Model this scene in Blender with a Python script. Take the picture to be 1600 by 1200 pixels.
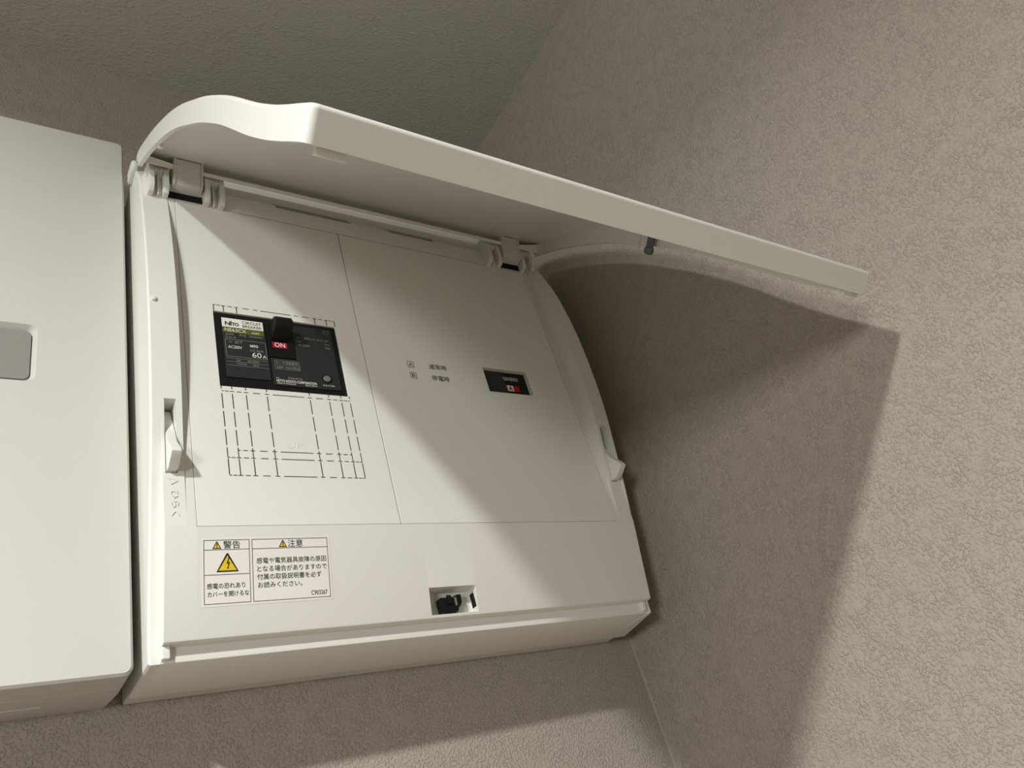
import bpy, bmesh, math
from mathutils import Vector, Matrix

scene = bpy.context.scene
for o in list(bpy.data.objects):
    bpy.data.objects.remove(o, do_unlink=True)
COL = scene.collection

# ----------------------------------------------------------------------------
# scale: geometry is given in units of the camera-to-wall distance (0.435 m)
S, Z0 = 0.435, 1.765
KX = 1.0                       # local scale used while laying out a recessed unit
def P(x, y, z):
    return Vector((x * S * KX, y * S, z * S * KX + Z0))

# ---------------------------------------------------------------- camera
cam_d = bpy.data.cameras.new('camera')
cam = bpy.data.objects.new('camera', cam_d)
COL.objects.link(cam)
right = Vector((0.8060954, -0.5189225, -0.2844814))
down = Vector((0.1029649, 0.596369, -0.7960793))
fwd = Vector((0.5827594, 0.6124242, 0.5341611))
M = Matrix((right, -down, -fwd)).transposed().to_4x4()
M.translation = P(0, -1, 0)
cam.matrix_world = M
cam_d.sensor_width = 36.0
cam_d.lens = 36.0 * 1255.118 / 1600.0
cam_d.shift_x = (800 - 829.310) / 1600.0
cam_d.shift_y = (571.578 - 600) / 1600.0
cam_d.clip_start = 0.01
scene.camera = cam

# ---------------------------------------------------------------- world + lights
w = bpy.data.worlds.new('room_ambient')
scene.world = w
w.use_nodes = True
bg = w.node_tree.nodes['Background']
bg.inputs['Color'].default_value = (1.0, 0.98, 0.93, 1)
bg.inputs['Strength'].default_value = 0.12

def area(name, loc, target, size, power, color, shape='DISK', size_y=None):
    d = bpy.data.lights.new(name, 'AREA')
    d.shape = shape
    d.size = size
    if size_y:
        d.size_y = size_y
    d.energy = power
    d.color = color
    o = bpy.data.objects.new(name, d)
    COL.objects.link(o)
    o.location = loc
    o.rotation_euler = (Vector(target) - Vector(loc)).to_track_quat('-Z', 'Y').to_euler()
    return o

lp = P(-1.30, -1.75, 1.44)
area('ceiling_downlight', lp, lp + Vector((-0.26, 0.12, -1)), 0.07, 33.5, (1.0, 1.0, 0.96))
area('unseen_soft_light', P(-3.3, -3.3, -0.02), P(0.6, -0.3, 0.5), 0.30, 12.5, (1.0, 0.98, 0.92), 'RECTANGLE', 0.30)  # added soft light for the flap's fainter second shadow; its source is unseen

scene.view_settings.view_transform = 'Standard'
scene.view_settings.look = 'None'
scene.view_settings.gamma = 1.0
scene.view_settings.use_curve_mapping = False
scene.view_settings.exposure = 0.0

# ---------------------------------------------------------------- materials
def mat(name, col, rough=0.5, spec=0.5, noise=0.0, nscale=60, bump=0.0, bscale=400, bdist=0.0002):
    m = bpy.data.materials.new(name)
    m.use_nodes = True
    nt = m.node_tree
    b = nt.nodes['Principled BSDF']
    b.inputs['Roughness'].default_value = rough
    b.inputs['Specular IOR Level'].default_value = spec
    tc = nt.nodes.new('ShaderNodeTexCoord')
    n = nt.nodes.new('ShaderNodeTexNoise')
    n.inputs['Scale'].default_value = nscale
    n.inputs['Detail'].default_value = 3
    nt.links.new(tc.outputs['Object'], n.inputs['Vector'])
    mx = nt.nodes.new('ShaderNodeMix')
    mx.data_type = 'RGBA'
    mx.inputs[6].default_value = (*[c * (1 - noise) for c in col], 1)
    mx.inputs[7].default_value = (*[min(1, c * (1 + noise)) for c in col], 1)
    nt.links.new(n.outputs['Fac'], mx.inputs[0])
    nt.links.new(mx.outputs[2], b.inputs['Base Color'])
    if bump:
        n2 = nt.nodes.new('ShaderNodeTexNoise')
        n2.inputs['Scale'].default_value = bscale
        n2.inputs['Detail'].default_value = 2
        nt.links.new(tc.outputs['Object'], n2.inputs['Vector'])
        bp = nt.nodes.new('ShaderNodeBump')
        bp.inputs['Strength'].default_value = bump
        bp.inputs['Distance'].default_value = bdist
        nt.links.new(n2.outputs['Fac'], bp.inputs['Height'])
        nt.links.new(bp.outputs['Normal'], b.inputs['Normal'])
    return m

def wallpaper(name, col, scale, dist, stretch=(1, 1, 1)):
    """vinyl wallpaper: crumbled raised flecks on a matte ground"""
    m = bpy.data.materials.new(name)
    m.use_nodes = True
    nt = m.node_tree
    L = nt.links.new
    b = nt.nodes['Principled BSDF']
    b.inputs['Roughness'].default_value = 0.85
    b.inputs['Specular IOR Level'].default_value = 0.25
    tc = nt.nodes.new('ShaderNodeTexCoord')
    mp = nt.nodes.new('ShaderNodeMapping')
    mp.inputs['Scale'].default_value = stretch
    L(tc.outputs['Object'], mp.inputs['Vector'])
    n1 = nt.nodes.new('ShaderNodeTexNoise')
    n1.inputs['Scale'].default_value = scale
    n1.inputs['Detail'].default_value = 3
    n1.inputs['Roughness'].default_value = 0.55
    n1.inputs['Distortion'].default_value = 0.25
    L(mp.outputs['Vector'], n1.inputs['Vector'])
    r1 = nt.nodes.new('ShaderNodeValToRGB')
    r1.color_ramp.elements[0].position = 0.47
    r1.color_ramp.elements[1].position = 0.62
    L(n1.outputs['Fac'], r1.inputs['Fac'])
    n2 = nt.nodes.new('ShaderNodeTexNoise')
    n2.inputs['Scale'].default_value = scale * 0.16
    n2.inputs['Detail'].default_value = 2
    L(mp.outputs['Vector'], n2.inputs['Vector'])
    r2 = nt.nodes.new('ShaderNodeMapRange')
    r2.inputs['From Min'].default_value = 0.35
    r2.inputs['From Max'].default_value = 0.65
    r2.inputs['To Min'].default_value = 0.55
    r2.inputs['To Max'].default_value = 1.0
    L(n2.outputs['Fac'], r2.inputs['Value'])
    mu = nt.nodes.new('ShaderNodeMath')
    mu.operation = 'MULTIPLY'
    L(r1.outputs['Color'], mu.inputs[0])
    L(r2.outputs['Result'], mu.inputs[1])
    bp = nt.nodes.new('ShaderNodeBump')
    bp.inputs['Strength'].default_value = 1.0
    bp.inputs['Distance'].default_value = dist
    L(mu.outputs[0], bp.inputs['Height'])
    L(bp.outputs['Normal'], b.inputs['Normal'])
    n3 = nt.nodes.new('ShaderNodeTexNoise')
    n3.inputs['Scale'].default_value = 7
    L(tc.outputs['Object'], n3.inputs['Vector'])
    mx = nt.nodes.new('ShaderNodeMix')
    mx.data_type = 'RGBA'
    mx.inputs[6].default_value = (*[c * 0.97 for c in col], 1)
    mx.inputs[7].default_value = (*[c * 1.03 for c in col], 1)
    L(n3.outputs['Fac'], mx.inputs[0])
    L(mx.outputs[2], b.inputs['Base Color'])
    return m

M_WALL = wallpaper('taupe_wallpaper', (0.405, 0.365, 0.319), 620, 0.00042)
M_CEIL = wallpaper('grey_ceiling_paper', (0.50, 0.485, 0.445), 560, 0.00028, (0.55, 1, 1))
M_FLOOR = mat('brown_floor', (0.48, 0.40, 0.30), 0.5, noise=0.2, nscale=8)
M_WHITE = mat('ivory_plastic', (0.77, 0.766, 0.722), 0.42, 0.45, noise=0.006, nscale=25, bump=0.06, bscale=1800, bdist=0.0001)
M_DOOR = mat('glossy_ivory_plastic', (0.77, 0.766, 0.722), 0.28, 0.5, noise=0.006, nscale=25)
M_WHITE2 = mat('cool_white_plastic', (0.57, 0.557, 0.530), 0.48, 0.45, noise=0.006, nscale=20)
M_HINGE = mat('grey_white_plastic', (0.70, 0.685, 0.65), 0.45, noise=0.01)
M_DARK = mat('black_plastic', (0.006, 0.006, 0.006), 0.5, 0.25, noise=0.1)
M_GAPSHADE = mat('slot_shade_black', (0.012, 0.011, 0.010), 0.8, 0.2, noise=0.1)  # near-black colour that stands for shade inside openings
M_PLATE = mat('charcoal_plate', (0.020, 0.0215, 0.0225), 0.5, 0.35, noise=0.05)
M_PRINTW = mat('white_print', (0.78, 0.77, 0.73), 0.6, 0.3)
M_PRINTG = mat('grey_print', (0.28, 0.28, 0.27), 0.6, 0.3)
M_PRINTK = mat('black_print', (0.018, 0.017, 0.016), 0.6, 0.3)
M_GREEN = mat('olive_green_band', (0.105, 0.120, 0.012), 0.6, 0.3)
M_RED = mat('crimson_print', (0.36, 0.008, 0.03), 0.5, 0.3)
M_RED2 = mat('red_flag', (0.42, 0.004, 0.010), 0.5, 0.3)
M_YELLOW = mat('warning_yellow', (0.75, 0.55, 0.03), 0.6, 0.3)
M_STICKER = mat('sticker_film', (0.82, 0.805, 0.765), 0.40, 0.5, noise=0.004)
M_GREYBTN = mat('grey_button', (0.16, 0.16, 0.155), 0.45)
M_WINDOW = mat('smoky_grey_window', (0.27, 0.26, 0.245), 0.22, 0.5, noise=0.01)
M_BUMPER = mat('grey_rubber_bumper', (0.13, 0.135, 0.145), 0.55, noise=0.05)
M_CAULK = mat('corner_caulk', (0.47, 0.43, 0.38), 0.7, noise=0.03)

# ---------------------------------------------------------------- builders
def root_loc(p):
    while p is not None and p.parent is not None:
        p = p.parent
    return p.location.copy() if p is not None else Vector((0, 0, 0))

def thing(name, label, cat, loc, group=None):
    o = bpy.data.objects.new(name, None)
    COL.objects.link(o)
    o.empty_display_size = 0.03
    o.location = loc
    o['label'] = label
    o['category'] = cat
    if group:
        o['group'] = group
    return o

def finish(o, bevel=0.0, segs=2, solid=0.0, smooth=35, bevang=40):
    me = o.data
    if bevel or solid:
        if solid:
            md = o.modifiers.new('s', 'SOLIDIFY')
            md.thickness = solid * S
            md.offset = -1
            md.use_even_offset = True
        if bevel:
            md = o.modifiers.new('b', 'BEVEL')
            md.width = bevel * S
            md.segments = segs
            md.limit_method = 'ANGLE'
            md.angle_limit = math.radians(bevang)
            md.harden_normals = False
        bpy.context.view_layer.update()
        dg = bpy.context.evaluated_depsgraph_get()
        new = bpy.data.meshes.new_from_object(o.evaluated_get(dg))
        o.modifiers.clear()
        o.data = new
        new.name = me.name
        bpy.data.meshes.remove(me)
        me = new
    me.polygons.foreach_set('use_smooth', [True] * len(me.polygons))
    me.set_sharp_from_angle(angle=math.radians(smooth))
    if bevel or solid:
        wn_ = o.modifiers.new('w', 'WEIGHTED_NORMAL')
        wn_.keep_sharp = True
    return o

def mesh(name, verts, faces, m, parent=None, bevel=0.0, segs=2, solid=0.0, smooth=35, bevang=40, fixn=True, merge=False):
    """verts in scene units; the object sits at its root thing's origin"""
    off = root_loc(parent)
    me = bpy.data.meshes.new(name)
    me.from_pydata([P(*v) - off for v in verts], [], faces)
    if fixn or merge:
        bm = bmesh.new()
        bm.from_mesh(me)
        if merge:
            bmesh.ops.remove_doubles(bm, verts=bm.verts, dist=1e-6)
        bmesh.ops.recalc_face_normals(bm, faces=bm.faces)
        bm.to_mesh(me)
        bm.free()
    me.materials.append(m)
    o = bpy.data.objects.new(name, me)
    COL.objects.link(o)
    if parent is not None:
        o.parent = parent
    return finish(o, bevel, segs, solid, smooth, bevang)

def boxvf(x0, x1, y0, y1, z0, z1, v, f):
    n = len(v)
    v += [(x0, y0, z0), (x1, y0, z0), (x1, y1, z0), (x0, y1, z0), (x0, y0, z1), (x1, y0, z1), (x1, y1, z1), (x0, y1, z1)]
    f += [tuple(n + i for i in q) for q in ((0, 3, 2, 1), (4, 5, 6, 7), (0, 1, 5, 4), (1, 2, 6, 5), (2, 3, 7, 6), (3, 0, 4, 7))]

def box(name, x0, x1, y0, y1, z0, z1, m, parent=None, bevel=0.0, segs=2):
    v, f = [], []
    boxvf(x0, x1, y0, y1, z0, z1, v, f)
    return mesh(name, v, f, m, parent, bevel, segs)

def slices(name, sl, m, parent=None, bevel=0.0, xl=None, xr=None, smooth=35, segs=2, bevang=40):
    """solid made of side profiles [(y,z)..] extruded from xa to xb (an optional second profile lofts the slice);
    xl / xr move the outermost caps by depth"""
    v, f = [], []
    for k, q_ in enumerate(sl):
        xa, xb, pr = q_[:3]
        pb = q_[3] if len(q_) > 3 else pr
        n = len(v)
        c = len(pr)
        for (y, z) in pr:
            v.append(((xl(y) + xa - sl[0][0] if (xl and k <= 1) else xa), y, z))
        for (y, z) in pb:
            v.append(((xr(y) + xb - sl[-1][1] if (xr and k >= len(sl) - 2) else (xl(y) + xb - sl[0][0] if (xl and k == 0) else xb)), y, z))
        if xr and k == len(sl) - 1:
            for i, (y, z) in enumerate(pr):
                v[n + i] = (xr(y) + xa - sl[-1][1], y, z)
        f.append(tuple(n + i for i in range(c)))
        f.append(tuple(n + c + i for i in reversed(range(c))))
        for i in range(c):
            j = (i + 1) % c
            f.append((n + i, n + j, n + c + j, n + c + i))
    return mesh(name, v, f, m, parent, bevel, segs, 0.0, smooth, bevang)

def spline(pts, n):
    """Catmull-Rom through pts, n samples per span"""
    out = []
    q = [pts[0]] + list(pts) + [pts[-1]]
    for i in range(1, len(q) - 2):
        p0, p1, p2, p3 = q[i - 1], q[i], q[i + 1], q[i + 2]
        for k in range(n):
            t = k / n
            out.append(tuple(0.5 * ((2 * p1[d]) + (-p0[d] + p2[d]) * t + (2 * p0[d] - 5 * p1[d] + 4 * p2[d] - p3[d]) * t * t
                             + (-p0[d] + 3 * p1[d] - 3 * p2[d] + p3[d]) * t ** 3) for d in range(len(p1))))
    out.append(tuple(pts[-1]))
    return out

_fc = bpy.data.curves.new('lettering', 'FONT')
_fo = bpy.data.objects.new('lettering', _fc)
COL.objects.link(_fo)
def text_geo(body, rot=0, bold=0.0, res=3):
    _fc.body = body
    _fc.resolution_u = res
    _fc.offset = bold
    bpy.context.view_layer.update()
    dg = bpy.context.evaluated_depsgraph_get()
    me = bpy.data.meshes.new_from_object(_fo.evaluated_get(dg))
    vs = [(q.co.x, q.co.y) for q in me.vertices]
    fs = [tuple(p.vertices) for p in me.polygons]
    bpy.data.meshes.remove(me)
    if rot == -90:
        vs = [(y, -x) for x, y in vs]
    xs = [q[0] for q in vs]
    ys = [q[1] for q in vs]
    x0, x1, y0, y1 = min(xs), max(xs), min(ys), max(ys)
    return [((x - x0) / (x1 - x0), (y - y0) / (y1 - y0)) for x, y in vs], fs

class Print:
    """flat print collected into one mesh per colour on a surface y = fy(z)"""
    def __init__(self, fy, eps=0.0006):
        self.fy, self.eps = fy, eps
        self.v, self.f = [], []
    def pt(self, x, z):
        return (x, self.fy(z) - self.eps, z)
    def poly(self, pts):
        n = len(self.v)
        self.v += [self.pt(*q) for q in pts]
        self.f.append(tuple(range(n, n + len(pts))))
        return self
    def rect(self, x0, x1, z0, z1):
        return self.poly([(x0, z0), (x1, z0), (x1, z1), (x0, z1)])
    def frame(self, x0, x1, z0, z1, t):
        self.rect(x0, x1, z0, z0 + t).rect(x0, x1, z1 - t, z1)
        return self.rect(x0, x0 + t, z0 + t, z1 - t).rect(x1 - t, x1, z0 + t, z1 - t)
    def text(self, body, x0, x1, z0, z1, rot=0, bold=0.0):
        vs, fs = text_geo(body, rot, bold)
        n = len(self.v)
        self.v += [self.pt(x0 + u * (x1 - x0), z0 + t * (z1 - z0)) for u, t in vs]
        self.f += [tuple(n + i for i in q) for q in fs]
        return self
    def ring(self, cx, cz, r0, r1, n=24):
        for k in range(n):
            a, b = 2 * math.pi * k / n, 2 * math.pi * (k + 1) / n
            self.poly([(cx + r0 * math.cos(a), cz + r0 * math.sin(a)), (cx + r1 * math.cos(a), cz + r1 * math.sin(a)),
                       (cx + r1 * math.cos(b), cz + r1 * math.sin(b)), (cx + r0 * math.cos(b), cz + r0 * math.sin(b))])
        return self
    def build(self, name, m, parent):
        return mesh(name, self.v, self.f, m, parent, fixn=False)

def struct(o):
    o['kind'] = 'structure'
    return o

# ---------------------------------------------------------------- the room
XR, ZC = 0.9550, 1.461
struct(box('wall_back', -5.0, XR + 0.25, 0.0, 0.25, -4.06, ZC + 0.25, M_WALL))
struct(box('wall_right', XR, XR + 0.25, -7.0, 0.0, -4.06, ZC + 0.25, M_WALL))
struct(box('ceiling', -5.0, XR, -7.0, 0.0, ZC, ZC + 0.25, M_CEIL))
struct(box('floor', -5.0, XR + 0.25, -7.0, 0.25, -4.3, -4.06, M_FLOOR))
tr = slices('trim_1', [(XR - 0.0022, XR, [(0, -4.06), (-0.0022, -4.06), (-0.0022, ZC), (0, ZC)])], M_CAULK)
struct(tr)

# ---------------------------------------------------------------- distribution board
BX0, BX1 = 0.1848, 0.8845
YP, ZCR = -0.1752, 0.4292
TAN = math.tan(math.radians(12.2))
ytilt = lambda z: YP + (ZCR - z) * TAN
yflat = lambda z: YP
board = thing('distribution_board', 'ivory home distribution board with its curved cover flap swung open, mounted beside the corner',
              'breaker box', P(0.535, 0.0, 0.2975))

# side profiles, (y, z) from the bottom up the front
bulge_pts = [(-0.1752, 0.4292), (-0.1765, 0.452), (-0.1815, 0.490), (-0.1895, 0.530), (-0.1965, 0.565), (-0.2035, 0.605), (-0.2085, 0.655),
             (-0.2108, 0.715), (-0.2102, 0.780), (-0.2045, 0.845), (-0.1975, 0.888), (-0.1850, 0.935), (-0.1720, 0.980)]
bulge = spline(bulge_pts, 4)
TOPB = [(-0.158, 1.005), (-0.146, 1.028), (-0.138, 1.032), (-0.03, 1.032)]
BOT = [(-0.03, 0.3000), (-0.034, 0.2994), (-0.1338, 0.2975), (-0.1350, 0.2979), (-0.1355, 0.2990)]
BLK = [(-0.1355, 0.3134), (-0.1480, 0.3134), (-0.1497, 0.3140), (ytilt(0.3156), 0.3156)]
bulge_l = spline([(-0.1752, 0.4292), (-0.1754, 0.452), (-0.1765, 0.490), (-0.1795, 0.530), (-0.1830, 0.565), (-0.1870, 0.605), (-0.1905, 0.655),
                  (-0.1930, 0.715), (-0.1925, 0.780), (-0.1885, 0.845), (-0.1835, 0.888), (-0.1770, 0.935), (-0.1690, 0.980)], 4)
def strip_pr(bl):
    return BOT + BLK + bl + TOPB
rim_low = spline([(-0.1385, 0.2965), (-0.1400, 0.318), (-0.1490, 0.350), (-0.1660, 0.4118), (-0.1790, 0.465), (-0.1895, 0.520), (-0.1965, 0.563)], 4)
rim_low_l = spline([(-0.1355, 0.2975), (-0.1365, 0.325), (-0.1420, 0.357), (-0.1550, 0.421), (-0.1660, 0.475), (-0.1770, 0.525), (-0.1830, 0.565)], 4)
rim_l = [(-0.03, 0.3000)] + rim_low_l + [q for q in bulge_l if q[1] > 0.572] + TOPB
rim_pr = [(-0.03, 0.3000)] + rim_low + [q for q in bulge if q[1] > 0.572] + TOPB

def slot_pr(z0, z1, depth, bl):
    up = [q for q in bl if q[1] > z1]
    lo = [q for q in bl if q[1] < z0]
    def yb(z):
        for a, b in zip(bl, bl[1:]):
            if a[1] <= z <= b[1]:
                return a[0] + (b[0] - a[0]) * (z - a[1]) / (b[1] - a[1])
    return BOT + BLK + lo + [(yb(z0), z0), (depth, z0), (depth, z1), (yb(z1), z1)] + up + TOPB

CTOP = [(YP, 0.981), (-0.1690, 0.983), (-0.1650, 1.030), (-0.150, 1.040), (-0.03, 1.040)]
flat_pr = BOT + BLK + [(YP, ZCR)] + CTOP
back_pr = BOT + BLK + [(YP, ZCR), (-0.150, ZCR), (-0.150, 0.9465), (YP, 0.9465)] + CTOP
lock_pr = BOT + BLK + [(ytilt(0.3172), 0.3172), (-0.136, 0.3172), (-0.136, 0.3498), (ytilt(0.3498), 0.3498)] + \
    [(YP, ZCR), (-0.150, ZCR), (-0.150, 0.9465), (YP, 0.9465)] + CTOP
vent_pr = BOT + BLK + [(YP, ZCR), (-0.150, ZCR), (-0.150, 0.9465), (YP, 0.9465), (YP, 0.9770), (-0.145, 0.9790), (-0.145, 0.9910), (-0.1685, 0.9915), (-0.1650, 1.030), (-0.150, 1.040), (-0.03, 1.040)]

def inset(pr, d):
    return [(y + d if y < -0.1 else y, z + (d if z < 0.31 else (-d if z > 1.02 else 0))) for y, z in pr]
flareR = lambda y: BX1 + max(0.0, (y + 0.139) / 0.109) * 0.0345
BXL = 0.1888
flareL = lambda y: BXL + max(0.0, (y + 0.185) / 0.155) * 0.003
PL0, PL1, PR1 = 0.2335, 0.4800, 0.8464
box('back_box', 0.191, 0.9055, -0.0295, 0.0, 0.3030, 1.020, M_HINGE, board, 0.003)
slices('cover', [
    (BXL, BXL + 0.0022, inset(rim_l, 0.0022), rim_l),
    (BXL + 0.0022, 0.2012, rim_l),
    (0.2012, 0.2040, strip_pr(bulge_l)),
    (0.2040, 0.2168, slot_pr(0.4945, 0.5895, -0.150, bulge_l)),
    (0.2168, 0.2238, strip_pr(bulge_l)),
    (0.2238, PL0, flat_pr),
    (PL0, 0.3835, back_pr),
    (0.3835, 0.5082, vent_pr),
    (0.5082, 0.5435, lock_pr),
    (0.5435, 0.5765, lock_pr),
    (0.5765, 0.6673, vent_pr),
    (0.6673, PR1, back_pr),
    (PR1, 0.8545, flat_pr),
    (0.8545, 0.8595, strip_pr(bulge)),
    (0.8595, 0.8722, slot_pr(0.4945, 0.5895, -0.155, bulge)),
    (0.8722, 0.8800, strip_pr(bulge)),
    (0.8800, BX1 - 0.0022, rim_pr),
    (BX1 - 0.0022, BX1, rim_pr, inset(rim_pr, 0.0022))], M_WHITE, board, bevel=0.0, xl=flareL, xr=flareR, smooth=40, bevang=50)

# thin seam round the two removable face plates
def plate(name, x0, x1, z0, z1, holes, parent, y=YP, t=0.006, m=M_WHITE, bevel=0.0007):
    xs = sorted({x0, x1, *[h[0] for h in holes], *[h[1] for h in holes]})
    zs = sorted({z0, z1, *[h[2] for h in holes], *[h[3] for h in holes]})
    bm = bmesh.new()
    V = {}
    def vert(x, z):
        if (x, z) not in V:
            V[(x, z)] = bm.verts.new((x, y, z))
        return V[(x, z)]
    for a, b in zip(xs, xs[1:]):
        for c, d in zip(zs, zs[1:]):
            mx, mz = (a + b) / 2, (c + d) / 2
            if any(h[0] < mx < h[1] and h[2] < mz < h[3] for h in holes):
                continue
            bm.faces.new((vert(a, c), vert(b, c), vert(b, d), vert(a, d)))
    ext = bmesh.ops.extrude_face_region(bm, geom=list(bm.faces))
    for q in ext['geom']:
        if isinstance(q, bmesh.types.BMVert):
            q.co.y += t
    bm.verts.index_update()
    v = [tuple(q.co) for q in bm.verts]
    f = [tuple(q.index for q in p.verts) for p in bm.faces]
    bm.free()
    return mesh(name, v, f, m, parent, bevel, 2, 0, 35)

G = 0.0006
OX0, OX1, OZ0, OZ1 = 0.2729, 0.4427, 0.6226, 0.7453
face_l = plate('face_plate', PL0 + G, PL1 - G, 0.4292 + G, 0.9455, [(OX0, OX1, OZ0, OZ1)], board, t=0.010)
face_l['label'] = 'face plate with the breaker opening and perforated knock-outs'
WX0, WX1, WZ0, WZ1 = 0.6840, 0.7690, 0.6568, 0.7042
face_r = plate('face_plate', PL1 + G, PR1 - G, 0.4292 + G, 0.9455, [(WX0, WX1, WZ0, WZ1)], board, t=0.010)
face_r['label'] = 'plain face plate with the small indicator window'

# perforated knock-out lines
pf = Print(yflat, 0.0004)
cols = [0.2735, 0.2862, 0.3034, 0.3298, 0.3864, 0.4131, 0.4304, 0.4428]
LW = 0.0005
def dash(x0, z0, x1, z1, t=LW):
    if abs(x1 - x0) > abs(z1 - z0):
        pf.rect(min(x0, x1), max(x0, x1), z0 - t, z0 + t)
    else:
        pf.rect(x0 - t, x0 + t, min(z0, z1), max(z0, z1))
def hline(z, cs, t=0.00042):
    for i, c in enumerate(cs):
        l = 0.0028 if i else 0.0
        r = 0.0028 if i < len(cs) - 1 else 0.0
        dash(c - l, z, c + r, z, t)
    for a, b in zip(cs, cs[1:]):
        g = b - a
        if g > 0.012:
            q = 0.24 if g > 0.03 else 0.33
            if g > 0.03:
                dash(a + 0.0075, z, b - 0.0075, z, t)
            else:
                dash(a + g * q, z, b - g * q, z, t)
def vline(x, z0, z1, t=LW):
    n = max(1, round((z0 - z1) / 0.024))
    h = (z0 - z1) / n
    for k in range(n):
        dash(x, z0 - k * h - 0.0022, x, z0 - (k + 1) * h + 0.0022, t)
for x in cols:
    vline(x, 0.6130, 0.5330)
    vline(x, 0.5345, 0.5165, LW * 0.9)
    vline(x, 0.5190, 0.4930)
    dash(x, 0.6222, x, 0.6180)
hline(0.6146, cols)
hline(0.5288, cols[1:-1])
hline(0.5184, cols)
hline(0.4944, cols)
hline(0.7558, [cols[0], cols[1], cols[2], 0.3290, 0.3860, cols[5], cols[6], cols[7]])
for x in cols:
    if not 0.31 < x < 0.40:
        dash(x, 0.7556, x, 0.7456)
pf.build('perforation_lines', M_PRINTK, face_l)['kind'] = 'stuff'
em = Print(yflat, 0.0001)
em.text('UR', 0.3455, 0.3690, 0.5350, 0.5440)
def emboss(name, pr, depth, m, parent):
    """raised lettering: front faces lifted by depth with side walls"""
    n = len(pr.v)
    v = pr.v + [(x, y - depth, z) for x, y, z in pr.v]
    cnt = {}
    for q in pr.f:
        for a, b in zip(q, q[1:] + q[:1]):
            k = (min(a, b), max(a, b))
            cnt.setdefault(k, []).append((a, b))
    f = [tuple(n + i for i in q) for q in pr.f]
    for k, e in cnt.items():
        if len(e) == 1:
            a, b = e[0]
            f.append((a, b, n + b, n + a))
    return mesh(name, v, f, m, parent, fixn=False)
emboss('embossed_mark', em, 0.0002, M_WHITE, face_l)

# embossed open-direction mark under the latch
ystrip = lambda z: -0.1752 - max(0, (z - 0.4292)) * 0.022
eo = Print(ystrip, 0.0004)
eo.poly([(0.2050, 0.4885), (0.2090, 0.4800), (0.2170, 0.4850), (0.2155, 0.4855), (0.2095, 0.4817), (0.2062, 0.4880)])
eo.poly([(0.2050, 0.4885), (0.2062, 0.4880), (0.2155, 0.4855), (0.2170, 0.4850)])
eo.text('ひらく', 0.2080, 0.2165, 0.4420, 0.4730, rot=-90)
emboss('embossed_mark', eo, 0.0002, M_WHITE, board)

# printed letters on the right face plate
pk = Print(yflat, 0.0005)
pk.frame(0.5474, 0.5578, 0.6862, 0.6976, 0.0006).frame(0.5478, 0.5582, 0.6662, 0.6776, 0.0006)
pk.text('A', 0.5496, 0.5556, 0.6886, 0.6952).text('B', 0.5504, 0.5556, 0.6686, 0.6752)
pk.text('通常時', 0.5836, 0.6140, 0.6870, 0.6968).text('停電時', 0.5836, 0.6140, 0.6658, 0.6756)
pk.build('printed_text', M_PRINTK, face_r)

# ------------------------------------------------ latches, catch, hinges
lever = [(-0.158, 0.588), (-0.1740, 0.586), (-0.1830, 0.562), (-0.1965, 0.530), (-0.2095, 0.5150), (-0.2130, 0.5080), (-0.2085, 0.5045), (-0.1960, 0.4965), (-0.158, 0.4965)]
for xa, xb, dy in ((0.2050, 0.2160, 0.0100), (0.8603, 0.8713, 0.0)):
    slices('latch', [(xa, xb, [(y + dy, z) for y, z in lever])], M_WHITE, board, bevel=0.001)
# black catch in its recess
catch = slices('catch', [(0.5265, 0.5500, [(-0.136, 0.3212), (-0.1470, 0.3212), (-0.1495, 0.3235), (-0.1500, 0.3375), (-0.1480, 0.3400), (-0.136, 0.3400)]),
                         (0.5500, 0.5570, [(-0.136, 0.3290), (-0.1450, 0.3290), (-0.1490, 0.3320), (-0.1500, 0.3420), (-0.1450, 0.3430), (-0.136, 0.3430)])], M_DARK, board, bevel=0.0012)
catch['label'] = 'black plastic catch in the recess'
slices('tongue', [(0.5350, 0.5405, [(-0.149, 0.3290), (-0.1545, 0.3295), (-0.1530, 0.3400), (-0.149, 0.3425)])], M_DARK, catch, bevel=0.0008)
slices('tongue', [(0.5455, 0.5475, [(-0.149, 0.3270), (-0.1525, 0.3275), (-0.1525, 0.3375), (-0.149, 0.3385)])], M_GREYBTN, catch, bevel=0.0005)
sl = box('catch_slot_shade', 0.5758, 0.57645, -0.1490, -0.1400, 0.3255, 0.3435, M_GAPSHADE, board)  # thin patch on the recess wall, coloured as the shade inside a slot
sl['label'] = 'near-black patch painted as the shade of a slot in the side of the catch recess'

def bracket(x0, x1, win=True):
    full = [(-0.140, 0.9435), (-0.1860, 0.9435), (-0.1925, 0.9520), (-0.1940, 0.9800), (-0.1915, 0.9960), (-0.1850, 1.0040), (-0.1700, 1.0050), (-0.140, 1.0000)]
    mid = [(-0.140, 0.9435), (-0.1760, 0.9435), (-0.1790, 0.9560), (-0.1800, 0.9790), (-0.1935, 0.9800), (-0.1915, 0.9960), (-0.1850, 1.0040), (-0.1700, 1.0050), (-0.140, 1.0000)]
    a, b = x0 + (x1 - x0) * 0.27, x1 - (x1 - x0) * 0.27
    c = (a + b) / 2
    slices('hinge_bracket', [(x0, a, full), (a, c - 0.0012, mid), (c - 0.0012, c + 0.0012, [q if i not in (1, 2, 3) else (q[0] - 0.006, q[1]) for i, q in enumerate(mid)]),
                             (c + 0.0012, b, mid), (b, x1, full)], M_WHITE, board, bevel=0.0010)
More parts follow.
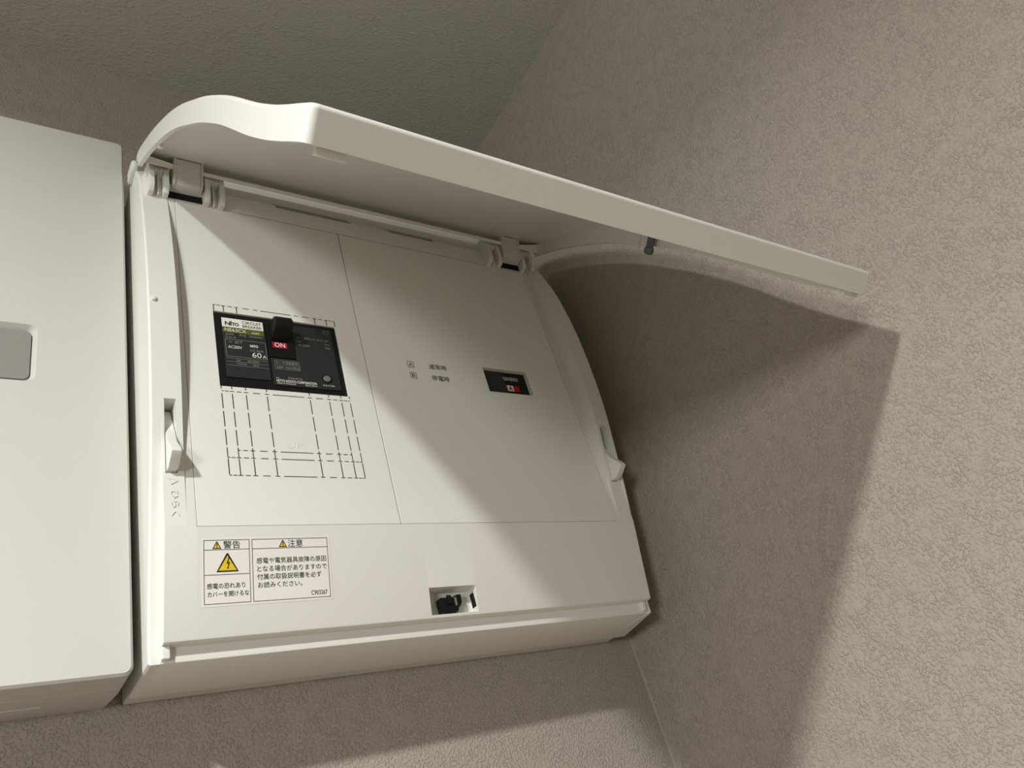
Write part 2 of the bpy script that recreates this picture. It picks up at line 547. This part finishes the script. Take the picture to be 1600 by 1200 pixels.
for (b0, b1, a0, a1, c0, c1) in ((0.1975, 0.2240, 0.2285, 0.2690, 0.2722, 0.3010), (0.7640, 0.7930, 0.7965, 0.8350, 0.8385, 0.8660)):
    bracket(b0, b1)
    bracket(c0, c1)
    g = box('hinge_gap_shade', b1 + 0.0005, c0 - 0.0005, -0.1768, -0.150, 0.9480, 0.9630, M_GAPSHADE, board)  # solid block, its dark colour stands in for shade below the arm
    g['label'] = 'near-black block painted as the shade in the gap under the hinge arm'
    slices('hinge_pin', [(b1 - 0.002, c0 + 0.002, [(-0.178 + 0.006 * math.cos(t * math.pi / 4), 0.966 + 0.006 * math.sin(t * math.pi / 4)) for t in range(8)])], M_HINGE, board)
# small rounded shoulder at the top corner of the cover
slices('corner_stub', [(0.1840, 0.1925, [(-0.120, 1.0200), (-0.1500, 1.0200), (-0.1560, 1.0260), (-0.1550, 1.0370), (-0.1480, 1.0420), (-0.120, 1.0420)])], M_WHITE, board, bevel=0.003)
slices('guide_nub', [(0.1935, 0.1980, [(-0.187, 0.7300), (-0.1965, 0.7315), (-0.1965, 0.7375), (-0.187, 0.7390)])], M_WHITE, board, bevel=0.001)
# guide posts at the two ends of the ledge under the face
for xa, xb in ((0.2008, 0.2090), (0.8665, 0.8735)):
    slices('ledge_post', [(xa, xb, [(-0.130, 0.3000), (-0.1425, 0.3000), (-0.1430, 0.3090), (-0.1430, 0.3134), (-0.130, 0.3134)])], M_WHITE, board, bevel=0.0015)

# ------------------------------------------------ the open cover flap
prof = [(-0.1790, 1.0070), (-0.1850, 1.0135), (-0.1950, 1.0130), (-0.2145, 1.0022), (-0.2460, 0.9812), (-0.2796, 0.9575), (-0.3275, 0.9195), (-0.3714, 0.8816),
        (-0.4090, 0.8445), (-0.4449, 0.8049), (-0.4850, 0.7595), (-0.5222, 0.7127), (-0.5462, 0.6805), (-0.5678, 0.6492), (-0.5875, 0.6197), (-0.6060, 0.5926),
        (-0.6230, 0.5690), (-0.6398, 0.5466), (-0.6604, 0.5208), (-0.6760, 0.5020), (-0.6952, 0.4783)]
crv = spline(prof, 6)
acc = [0.0]
for a, b in zip(crv, crv[1:]):
    acc.append(acc[-1] + math.hypot(b[0] - a[0], b[1] - a[1]))
LEN = acc[-1]
def on_curve(s):
    s = min(max(s, 0.0), LEN)
    for i in range(len(acc) - 1):
        if acc[i + 1] >= s:
            break
    t = (s - acc[i]) / (acc[i + 1] - acc[i])
    p = [crv[i][d] + (crv[i + 1][d] - crv[i][d]) * t for d in (0, 1)]
    # smoothed tangent
    e = 0.012
    def pos(q):
        q = min(max(q, 0.0), LEN)
        for j in range(len(acc) - 1):
            if acc[j + 1] >= q:
                break
        u = (q - acc[j]) / (acc[j + 1] - acc[j])
        return [crv[j][d] + (crv[j + 1][d] - crv[j][d]) * u for d in (0, 1)]
    a, b = pos(s - e), pos(s + e)
    tx, tz = b[0] - a[0], b[1] - a[1]
    l = math.hypot(tx, tz)
    return p, (tx / l, tz / l)
def flap_pt(s, x, h):
    """s along the flap from hinge to lip, h = depth below its outer face"""
    ss = min(max(s, 0.0), LEN)
    p, (ty, tz) = on_curve(ss)
    ny, nz = -tz, ty            # turned so that it points towards the room side's underside
    xl = 0.1802 + (x - 0.1848) * 0.979          # the flap narrows very slightly towards its lip
    return (x + (xl - x) * ss / LEN, p[0] + ny * h + ty * (s - ss), p[1] + nz * h + tz * (s - ss))

bm = bmesh.new()
DEP = 0.0282
fx0, fx1 = 0.1838, 0.8850
vv = [bm.verts.new(q) for q in ((0, fx0, 0), (LEN, fx0, 0), (LEN, fx1, 0), (0, fx1, 0), (0, fx0, DEP), (LEN, fx0, DEP), (LEN, fx1, DEP), (0, fx1, DEP))]
for q in ((0, 1, 2, 3), (0, 1, 5, 4), (1, 2, 6, 5), (2, 3, 7, 6), (3, 0, 4, 7)):
    bm.faces.new([vv[i] for i in q])
bmesh.ops.recalc_face_normals(bm, faces=bm.faces)
bm.edges.ensure_lookup_table()
def edge(a, b):
    return bm.edges.get((vv[a], vv[b]))
vert_e = [edge(1, 5), edge(2, 6)]
bmesh.ops.bevel(bm, geom=vert_e, offset=0.0075, segments=4, profile=0.5, affect='EDGES')
bm.normal_update()
top_e = [e for e in bm.edges if all(abs(v.co.z) < 1e-6 for v in e.verts) and not all(v.co.x < 1e-6 for v in e.verts)]
bmesh.ops.bevel(bm, geom=top_e, offset=0.0040, segments=3, profile=0.5, affect='EDGES')
NS = 90
for k in range(1, NS):
    s = LEN * k / NS
    bmesh.ops.bisect_plane(bm, geom=list(bm.verts) + list(bm.edges) + list(bm.faces), plane_co=(s, 0, 0), plane_no=(1, 0, 0), dist=1e-7)
for k in range(1, 12):
    bmesh.ops.bisect_plane(bm, geom=list(bm.verts) + list(bm.edges) + list(bm.faces), plane_co=(0, fx0 + (fx1 - fx0) * k / 12, 0), plane_no=(0, 1, 0), dist=1e-7)
bmesh.ops.recalc_face_normals(bm, faces=bm.faces)
cen = Vector((LEN / 2, (fx0 + fx1) / 2, DEP))
big = max(bm.faces, key=lambda q: q.calc_area())
if big.normal.dot(big.calc_center_median() - cen) < 0:
    bmesh.ops.reverse_faces(bm, faces=bm.faces)
bm.verts.index_update()
fv = [flap_pt(q.co.x, q.co.y, q.co.z) for q in bm.verts]
ff = [tuple(q.index for q in p.verts) for p in bm.faces]
bm.free()
flap = mesh('cover_flap', fv, ff, M_DOOR, board, solid=0.0055, smooth=42)
flap['label'] = 'S-curved hinged cover flap, swung open'

def flap_block(name, s0, s1, x0, x1, h0, h1, m, bevel=0.001):
    v = [flap_pt(s, x, h) for h in (h0, h1) for (s, x) in ((s0, x0), (s1, x0), (s1, x1), (s0, x1))]
    return mesh(name, v, [(0, 1, 2, 3), (4, 7, 6, 5), (0, 4, 5, 1), (1, 5, 6, 2), (2, 6, 7, 3), (3, 7, 4, 0)], m, flap, bevel)
flap_block('closing_tab', LEN - 0.016, LEN - 0.0075, 0.1965, 0.2205, 0.004, 0.0345, M_DOOR, 0.0)
flap_block('closing_tab', LEN - 0.016, LEN - 0.0075, 0.8640, 0.8780, 0.004, 0.0330, M_DOOR, 0.0)
flap_block('rib', 0.150, 0.156, 0.1880, 0.1935, 0.004, 0.0330, M_DOOR)
flap_block('rib', 0.330, 0.338, 0.8765, 0.8820, 0.004, 0.0330, M_DOOR)
# hinge arms moulded on the flap
for (a0, a1) in ((0.2285, 0.2690), (0.7965, 0.8350)):
    arm = [(-0.176, 0.9600), (-0.1945, 0.9600), (-0.1985, 0.9680), (-0.2010, 0.9830), (-0.2080, 1.0000), (-0.190, 1.0100), (-0.176, 1.0080)]
    slices('hinge_arm', [(a0, a0 + 0.003, arm), (a0 + 0.003, a1 - 0.003, [(y + 0.0025, z) for y, z in arm]), (a1 - 0.003, a1, arm)], M_HINGE, flap, bevel=0.0008)
# grey rubber bumper hanging under the flap
def lathe_flap(name, s, x, prof_, m, n=20):
    v, f = [], []
    for (r, h) in prof_:
        for k in range(n):
            a = 2 * math.pi * k / n
            v.append(flap_pt(s + r * math.cos(a), x + r * math.sin(a), h))
    for i in range(len(prof_) - 1):
        for k in range(n):
            f.append((i * n + k, i * n + (k + 1) % n, (i + 1) * n + (k + 1) % n, (i + 1) * n + k))
    f.append(tuple(range(n)))
    f.append(tuple((len(prof_) - 1) * n + k for k in range(n)))
    o = mesh(name, v, f, m, flap, smooth=50)
    return o

# ------------------------------------------------ warning stickers on the sloping lower face
st = Print(ytilt, 0.0003)
st.rect(0.2380, 0.3825, 0.3448, 0.4168)
sticker = st.build('warning_label', M_STICKER, board)
sticker['label'] = 'bordered warning and caution label with yellow triangles'
k = Print(ytilt, 0.0006)
T = 0.0005
k.frame(0.2401, 0.2890, 0.3472, 0.4142, T).frame(0.2917, 0.3798, 0.3472, 0.4142, T)
k.rect(0.2401, 0.2890, 0.4034, 0.4034 + T).rect(0.2401, 0.2890, 0.3770, 0.3770 + T).rect(0.2917, 0.3798, 0.4034, 0.4034 + T)
def tri(cx, z0, z1, w, t, bolt):
    """one printed triangle: black border, yellow field, black symbol"""
    layers = [[[(cx - w / 2, z0), (cx + w / 2, z0), (cx + w * 0.03, z1), (cx - w * 0.03, z1)]],
              [[(cx - w / 2 + 1.75 * t, z0 + t), (cx + w / 2 - 1.75 * t, z0 + t), (cx, z1 - 2.1 * t)]]]
    if bolt:
        layers.append([[(cx + 0.0010, z0 + 0.0153), (cx + 0.0020, z0 + 0.0152), (cx + 0.0006, z0 + 0.0097), (cx - 0.0012, z0 + 0.0082)],
                       [(cx + 0.0006, z0 + 0.0097), (cx + 0.0024, z0 + 0.0101), (cx + 0.0008, z0 + 0.0040), (cx - 0.0001, z0 + 0.0042), (cx + 0.0010, z0 + 0.0086), (cx - 0.0012, z0 + 0.0082)],
                       [(cx - 0.0004, z0 + 0.0026), (cx + 0.0013, z0 + 0.0037), (cx - 0.0006, z0 + 0.0050)]])
    else:
        layers.append([[(cx - 0.00045, z0 + 0.0022), (cx + 0.00045, z0 + 0.0022), (cx + 0.00045, z0 + 0.0056), (cx - 0.00045, z0 + 0.0056)],
                       [(cx - 0.0005, z0 + 0.0009), (cx + 0.0005, z0 + 0.0009), (cx + 0.0005, z0 + 0.0017), (cx - 0.0005, z0 + 0.0017)]])
    pr = Print(ytilt, 0.0006)
    idx = []
    for i, polys in enumerate(layers):
        pr.eps = 0.0006 + 0.0002 * i
        for q in polys:
            pr.poly(q)
            idx.append(1 if i == 1 else 0)
    o = pr.build('warning_triangle', M_PRINTK, sticker)
    o.data.materials.append(M_YELLOW)
    for p_, i in zip(o.data.polygons, idx):
        p_.material_index = i
tri(0.2540, 0.4046, 0.4128, 0.0094, 0.0008, False)
tri(0.3268, 0.4046, 0.4128, 0.0094, 0.0008, False)
tri(0.2650, 0.3800, 0.3998, 0.0236, 0.0013, True)
k.text('警告', 0.2608, 0.2790, 0.4046, 0.4130).text('注意', 0.3325, 0.3500, 0.4046, 0.4130)
k.text('感電の恐れあり', 0.2432, 0.2832, 0.3628, 0.3686).text('カバーを開けるな', 0.2436, 0.2872, 0.3544, 0.3600)
k.text('感電や電気器具故障の原因', 0.2964, 0.3770, 0.3872, 0.3936).text('となる場合がありますので', 0.2968, 0.3772, 0.3784, 0.3848)
k.text('付属の取扱説明書を必ず', 0.2966, 0.3702, 0.3698, 0.3762).text('お読みください。', 0.2970, 0.3470, 0.3612, 0.3674)
k.text('C903267', 0.3570, 0.3760, 0.3504, 0.3552)
k.build('printed_text', M_PRINTK, sticker)

# bumper
bump = lathe_flap('bumper', 0.372, 0.8705, [(0.0060, 0.004), (0.0060, 0.0320), (0.0078, 0.0330), (0.0078, 0.0400), (0.0050, 0.0430), (0.001, 0.0435)], M_BUMPER)
bump['label'] = 'grey rubber bumper'

# ---------------------------------------------------------------- circuit breaker
KX = 0.9912
brk = thing('circuit_breaker', 'black 60 A main circuit breaker with toggle at ON, in the left face plate', 'circuit breaker',
            P(0.358, -0.150, 0.6290))
box('body', 0.2762, 0.4461, -0.1735, -0.1502, 0.6290, 0.7512, M_DARK, brk, 0.001)
lp_ = box('rating_plate', 0.2848, 0.3418, -0.1752, -0.1735, 0.6435, 0.7415, M_PLATE, brk, 0.0012)
# right plate with the notch for the toggle
v_, f_ = [], []
rp = [(0.3450, 0.6370), (0.4386, 0.6370), (0.4386, 0.7450), (0.3806, 0.7440), (0.3806, 0.6825), (0.3450, 0.6825)]
for y in (-0.1752, -0.1735):
    v_ += [(x, y, z) for x, z in rp]
f_ = [tuple(range(6)), tuple(reversed(range(6, 12)))] + [(i, (i + 1) % 6, 6 + (i + 1) % 6, 6 + i) for i in range(6)]
rp_ = mesh('data_plate', v_, f_, M_PLATE, brk, 0.0010)
yb = lambda z: -0.1752
U = lambda u: 0.2848 + u * 0.0565
V = lambda v: 0.7415 - v * 0.098
wb = Print(yb, 0.0003)
wb.rect(U(0), U(0.97), V(0.157), V(0.0))
wb.build('white_band', M_PRINTW, lp_)
gb = Print(yb, 0.0003)
gb.rect(U(0), U(0.97), V(0.252), V(0.160))
gb.build('green_band', M_GREEN, lp_)
kk = Print(yb, 0.0006)
kk.text('N', U(0.07), U(0.19), V(0.128), V(0.062), bold=0.03).text('i', U(0.195), U(0.225), V(0.128), V(0.045), bold=0.03)
kk.text('T', U(0.225), U(0.305), V(0.128), V(0.070), bold=0.03).text('O', U(0.295), U(0.395), V(0.128), V(0.072), bold=0.03)
kk.text('CIRCUIT', U(0.475), U(0.925), V(0.072), V(0.026)).text('BREAKER', U(0.475), U(0.925), V(0.138), V(0.092))
kk.build('printed_text', M_PRINTK, lp_)
ww = Print(yb, 0.0006)
ww.text('NE63CX', U(0.05), U(0.55), V(0.236), V(0.178)).text('60AF', U(0.68), U(0.86), V(0.234), V(0.202))
ww.text('AC200V', U(0.09), U(0.405), V(0.526), V(0.478)).text('60', U(0.625), U(0.84), V(0.645), V(0.560)).text('A', U(0.865), U(0.955), V(0.645), V(0.592))
ww.text('NiTO', U(0.60), U(0.79), V(0.474), V(0.430), bold=0.03)
ww.build('printed_text', M_PRINTW, lp_)
gg = Print(yb, 0.0005)
gg.text('3P3W', U(0.06), U(0.25), V(0.300), V(0.268)).text('3P3E', U(0.37), U(0.54), V(0.300), V(0.268)).text('50/60Hz', U(0.61), U(0.93), V(0.300), V(0.268))
gg.text('Cat.A', U(0.055), U(0.30), V(0.348), V(0.316))
gg.frame(U(0.035), U(0.975), V(0.665), V(0.368), 0.0005)
gg.ring(U(0.155), V(0.415), 0.0013, 0.0017, 12)
gg.text('JET', U(0.25), U(0.44), V(0.440), V(0.392))
gg.text('I.C.5kA', U(0.60), U(0.90), V(0.546), V(0.506))
for q in (0.695, 0.752, 0.812):
    gg.rect(U(0.03), U(0.985), V(q), V(q) + 0.0004)
gg.text('Ui', U(0.25), U(0.34), V(0.738), V(0.706)).text('AC250V', U(0.49), U(0.78), V(0.738), V(0.706))
gg.text('Uimp', U(0.25), U(0.47), V(0.796), V(0.762)).text('6kV', U(0.62), U(0.76), V(0.794), V(0.762))
gg.build('printed_text', M_PRINTG, lp_)
g2 = Print(yb, 0.0005)
g2.frame(0.4265, 0.4340, 0.7345, 0.7410, 0.0005)
g2.text('JIS C 8201-2-1 Ann1 JET', 0.3850, 0.4325, 0.7205, 0.7238).text('Ui', 0.3850, 0.3905, 0.7145, 0.7175).text('Icu', 0.4255, 0.4325, 0.7145, 0.7175)
g2.text('AC200V', 0.3855, 0.4025, 0.7075, 0.7115).text('5kA', 0.4255, 0.4330, 0.7078, 0.7112)
g2.text('250422', 0.3640, 0.3840, 0.6478, 0.6512)
g2.frame(0.3488, 0.3830, 0.6634, 0.6784, 0.0004).rect(0.3488, 0.3830, 0.6708, 0.6712)
g2.text('モータ保護兼用', 0.3500, 0.3805, 0.6722, 0.6772).text('200V 15kW相当', 0.3510, 0.3820, 0.6645, 0.6695)
g2.build('printed_text', M_PRINTG, rp_)
w2 = Print(yb, 0.0006)
w2.text('NITTO KOGYO CORPORATION', 0.3482, 0.4030, 0.6420, 0.6462, bold=0.015)
w2.text('MADE IN THAILAND', 0.3486, 0.3738, 0.6390, 0.6410).text('BBA01-08516', 0.3870, 0.4030, 0.6390, 0.6410)
w2.text('PUSH TO TRIP', 0.4120, 0.4285, 0.6418, 0.6440).text('LM', 0.3482, 0.3520, 0.6476, 0.6492)
w2.build('printed_text', M_PRINTW, rp_)
# trip button
def lathe_y(name, cx, cz, prof_, m, parent, n=24):
    v, f = [], []
    for (r, y) in prof_:
        v += [(cx + r * math.cos(2 * math.pi * q / n), y, cz + r * math.sin(2 * math.pi * q / n)) for q in range(n)]
    for i in range(len(prof_) - 1):
        for q in range(n):
            f.append((i * n + q, i * n + (q + 1) % n, (i + 1) * n + (q + 1) % n, (i + 1) * n + q))
    f.append(tuple(range(n)))
    f.append(tuple((len(prof_) - 1) * n + q for q in range(n)))
    return mesh(name, v, f, m, parent, smooth=40)
rg = lathe_y('button_well', 0.4196, 0.6545, [(0.0074, -0.1740), (0.0074, -0.1757), (0.0062, -0.1758), (0.0058, -0.1752)], M_DARK, brk)
lathe_y('trip_button', 0.4193, 0.6545, [(0.0052, -0.1740), (0.0052, -0.1764), (0.0046, -0.1770), (0.0010, -0.1771)], M_GREYBTN, brk)
# toggle: slot block, lever and the ON window
slices('toggle_slot', [(0.3432, 0.3802, [(-0.165, 0.6835), (-0.1758, 0.6835), (-0.1765, 0.6990), (-0.1765, 0.7430), (-0.165, 0.7430)])], M_DARK, brk, bevel=0.0008)
tg = slices('toggle', [(0.3478, 0.3722, [(-0.165, 0.7100), (-0.1780, 0.7110), (-0.1870, 0.7130), (-0.2010, 0.7205), (-0.2030, 0.7270), (-0.1995, 0.7350), (-0.1940, 0.7385), (-0.165, 0.7350)])], M_DARK, brk, bevel=0.0016)
ro = Print(lambda z: -0.1765, 0.0005)
ro.rect(0.3488, 0.3692, 0.6985, 0.7085)
on_ = ro.build('on_window', M_RED, brk)
on_['label'] = 'red window reading ON'
ot = Print(lambda z: -0.1765, 0.0009)
ot.text('ON', 0.3516, 0.3662, 0.6997, 0.7073, bold=0.01)
ot.build('printed_text', M_PRINTW, on_)

KX = 1.0
# ---------------------------------------------------------------- indicator module in the right window
ind = thing('changeover_indicator', 'small black indicator with a red and white A flag, behind the right face plate window', 'indicator',
            P(0.7265, -0.150, 0.6578))
box('body', 0.6850, 0.7680, -0.1680, -0.1502, 0.6578, 0.7032, M_DARK, ind, 0.0008)
box('display_panel', 0.6895, 0.7230, -0.1700, -0.1680, 0.6590, 0.7000, M_PLATE, ind, 0.0008)
yi = lambda z: -0.1690
fl = Print(yi, 0.0004)
fl.rect(0.7232, 0.7490, 0.6652, 0.6766)
flag = fl.build('flag', M_RED2, ind)
wf = Print(yi, 0.0007)
wf.rect(0.7255, 0.7370, 0.6652, 0.6766)
wf.build('flag_window', M_PRINTW, flag)
ka = Print(yi, 0.0010)
ka.text('A', 0.7276, 0.7350, 0.6664, 0.6753, bold=0.03)
ka.build('printed_text', M_PRINTK, flag)
wt = Print(yi, 0.0005)
wt.text('電源切替表示', 0.7215, 0.7520, 0.6862, 0.6935)
wt.build('printed_text', M_PRINTW, ind)

# ---------------------------------------------------------------- second cabinet on the left
cab = thing('wall_cabinet', 'plain white wall cabinet with a grey rounded window, cut off by the left edge', 'wall cabinet', P(-0.12, 0.0, 0.3025))
CX0, CX1, CY = -0.4400, 0.1797, -0.1200
def rrect(x0, x1, z0, z1, r, n=6):
    pts = []
    for cx, cz, a0 in ((x1 - r, z1 - r, 0), (x0 + r, z1 - r, 90), (x0 + r, z0 + r, 180), (x1 - r, z0 + r, 270)):
        for k in range(n + 1):
            a = math.radians(a0 + 90 * k / n)
            pts.append((cx + r * math.cos(a), cz + r * math.sin(a)))
    return pts
# shell: outer rounded front, rounded recess for the window
out_f = rrect(CX0, CX1, 0.2958, 1.1114, 0.0090)
out_m = rrect(CX0 - 0.001, CX1 + 0.001, 0.2985, 1.1120, 0.0090)
out_b = rrect(CX0 + 0.003, CX1 - 0.0015, 0.3025, 1.1090, 0.0090)
hole_f = rrect(-0.0300, 0.0815, 0.6470, 0.7315, 0.0090)
hole_b = rrect(-0.0255, 0.0760, 0.6525, 0.7255, 0.0075)
n = len(out_f)
vs = [(x, CY + 0.0025, z) for x, z in out_f]
inn = rrect(CX0 + 0.0025, CX1 - 0.0025, 0.2983, 1.1089, 0.0070)
vs += [(x, CY, z) for x, z in inn]
vs += [(x, CY, z) for x, z in hole_f]
vs += [(x, CY + 0.0080, z) for x, z in hole_b]
vs += [(x, -0.048, z) for x, z in out_m]
vs += [(x, 0.0, z) for x, z in out_b]
fs = []
def bridge(a, b):
    for i in range(n):
        j = (i + 1) % n
        fs.append((a * n + i, a * n + j, b * n + j, b * n + i))
bridge(0, 1)
bridge(1, 2)
bridge(2, 3)
bridge(0, 4)
bridge(4, 5)
fs.append(tuple(5 * n + i for i in range(n)))
fs.append(tuple(3 * n + i for i in range(n)))
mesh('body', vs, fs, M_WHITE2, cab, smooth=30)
wn = rrect(-0.0250, 0.0754, 0.6530, 0.7250, 0.0075)
vs = [(x, CY + 0.0050, z) for x, z in wn] + [(x, CY + 0.0080, z) for x, z in wn]
mesh('window', vs, [tuple(range(n)), tuple(reversed(range(n, 2 * n)))] + [(i, (i + 1) % n, n + (i + 1) % n, n + i) for i in range(n)], M_WINDOW, cab)
# seam and bottom catch on its underside
zb = lambda y: 0.2985 + (y + 0.048) / 0.048 * 0.004 if y > -0.048 else 0.2968 + (y + 0.1175) / 0.0695 * 0.0017
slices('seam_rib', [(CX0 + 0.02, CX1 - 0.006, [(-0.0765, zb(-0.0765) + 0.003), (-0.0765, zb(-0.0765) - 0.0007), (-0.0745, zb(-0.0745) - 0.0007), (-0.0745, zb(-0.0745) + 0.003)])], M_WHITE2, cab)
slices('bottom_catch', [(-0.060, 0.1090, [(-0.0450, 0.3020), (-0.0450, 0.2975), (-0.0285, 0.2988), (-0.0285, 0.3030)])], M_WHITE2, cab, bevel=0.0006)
bpy.data.objects.remove(_fo, do_unlink=True)
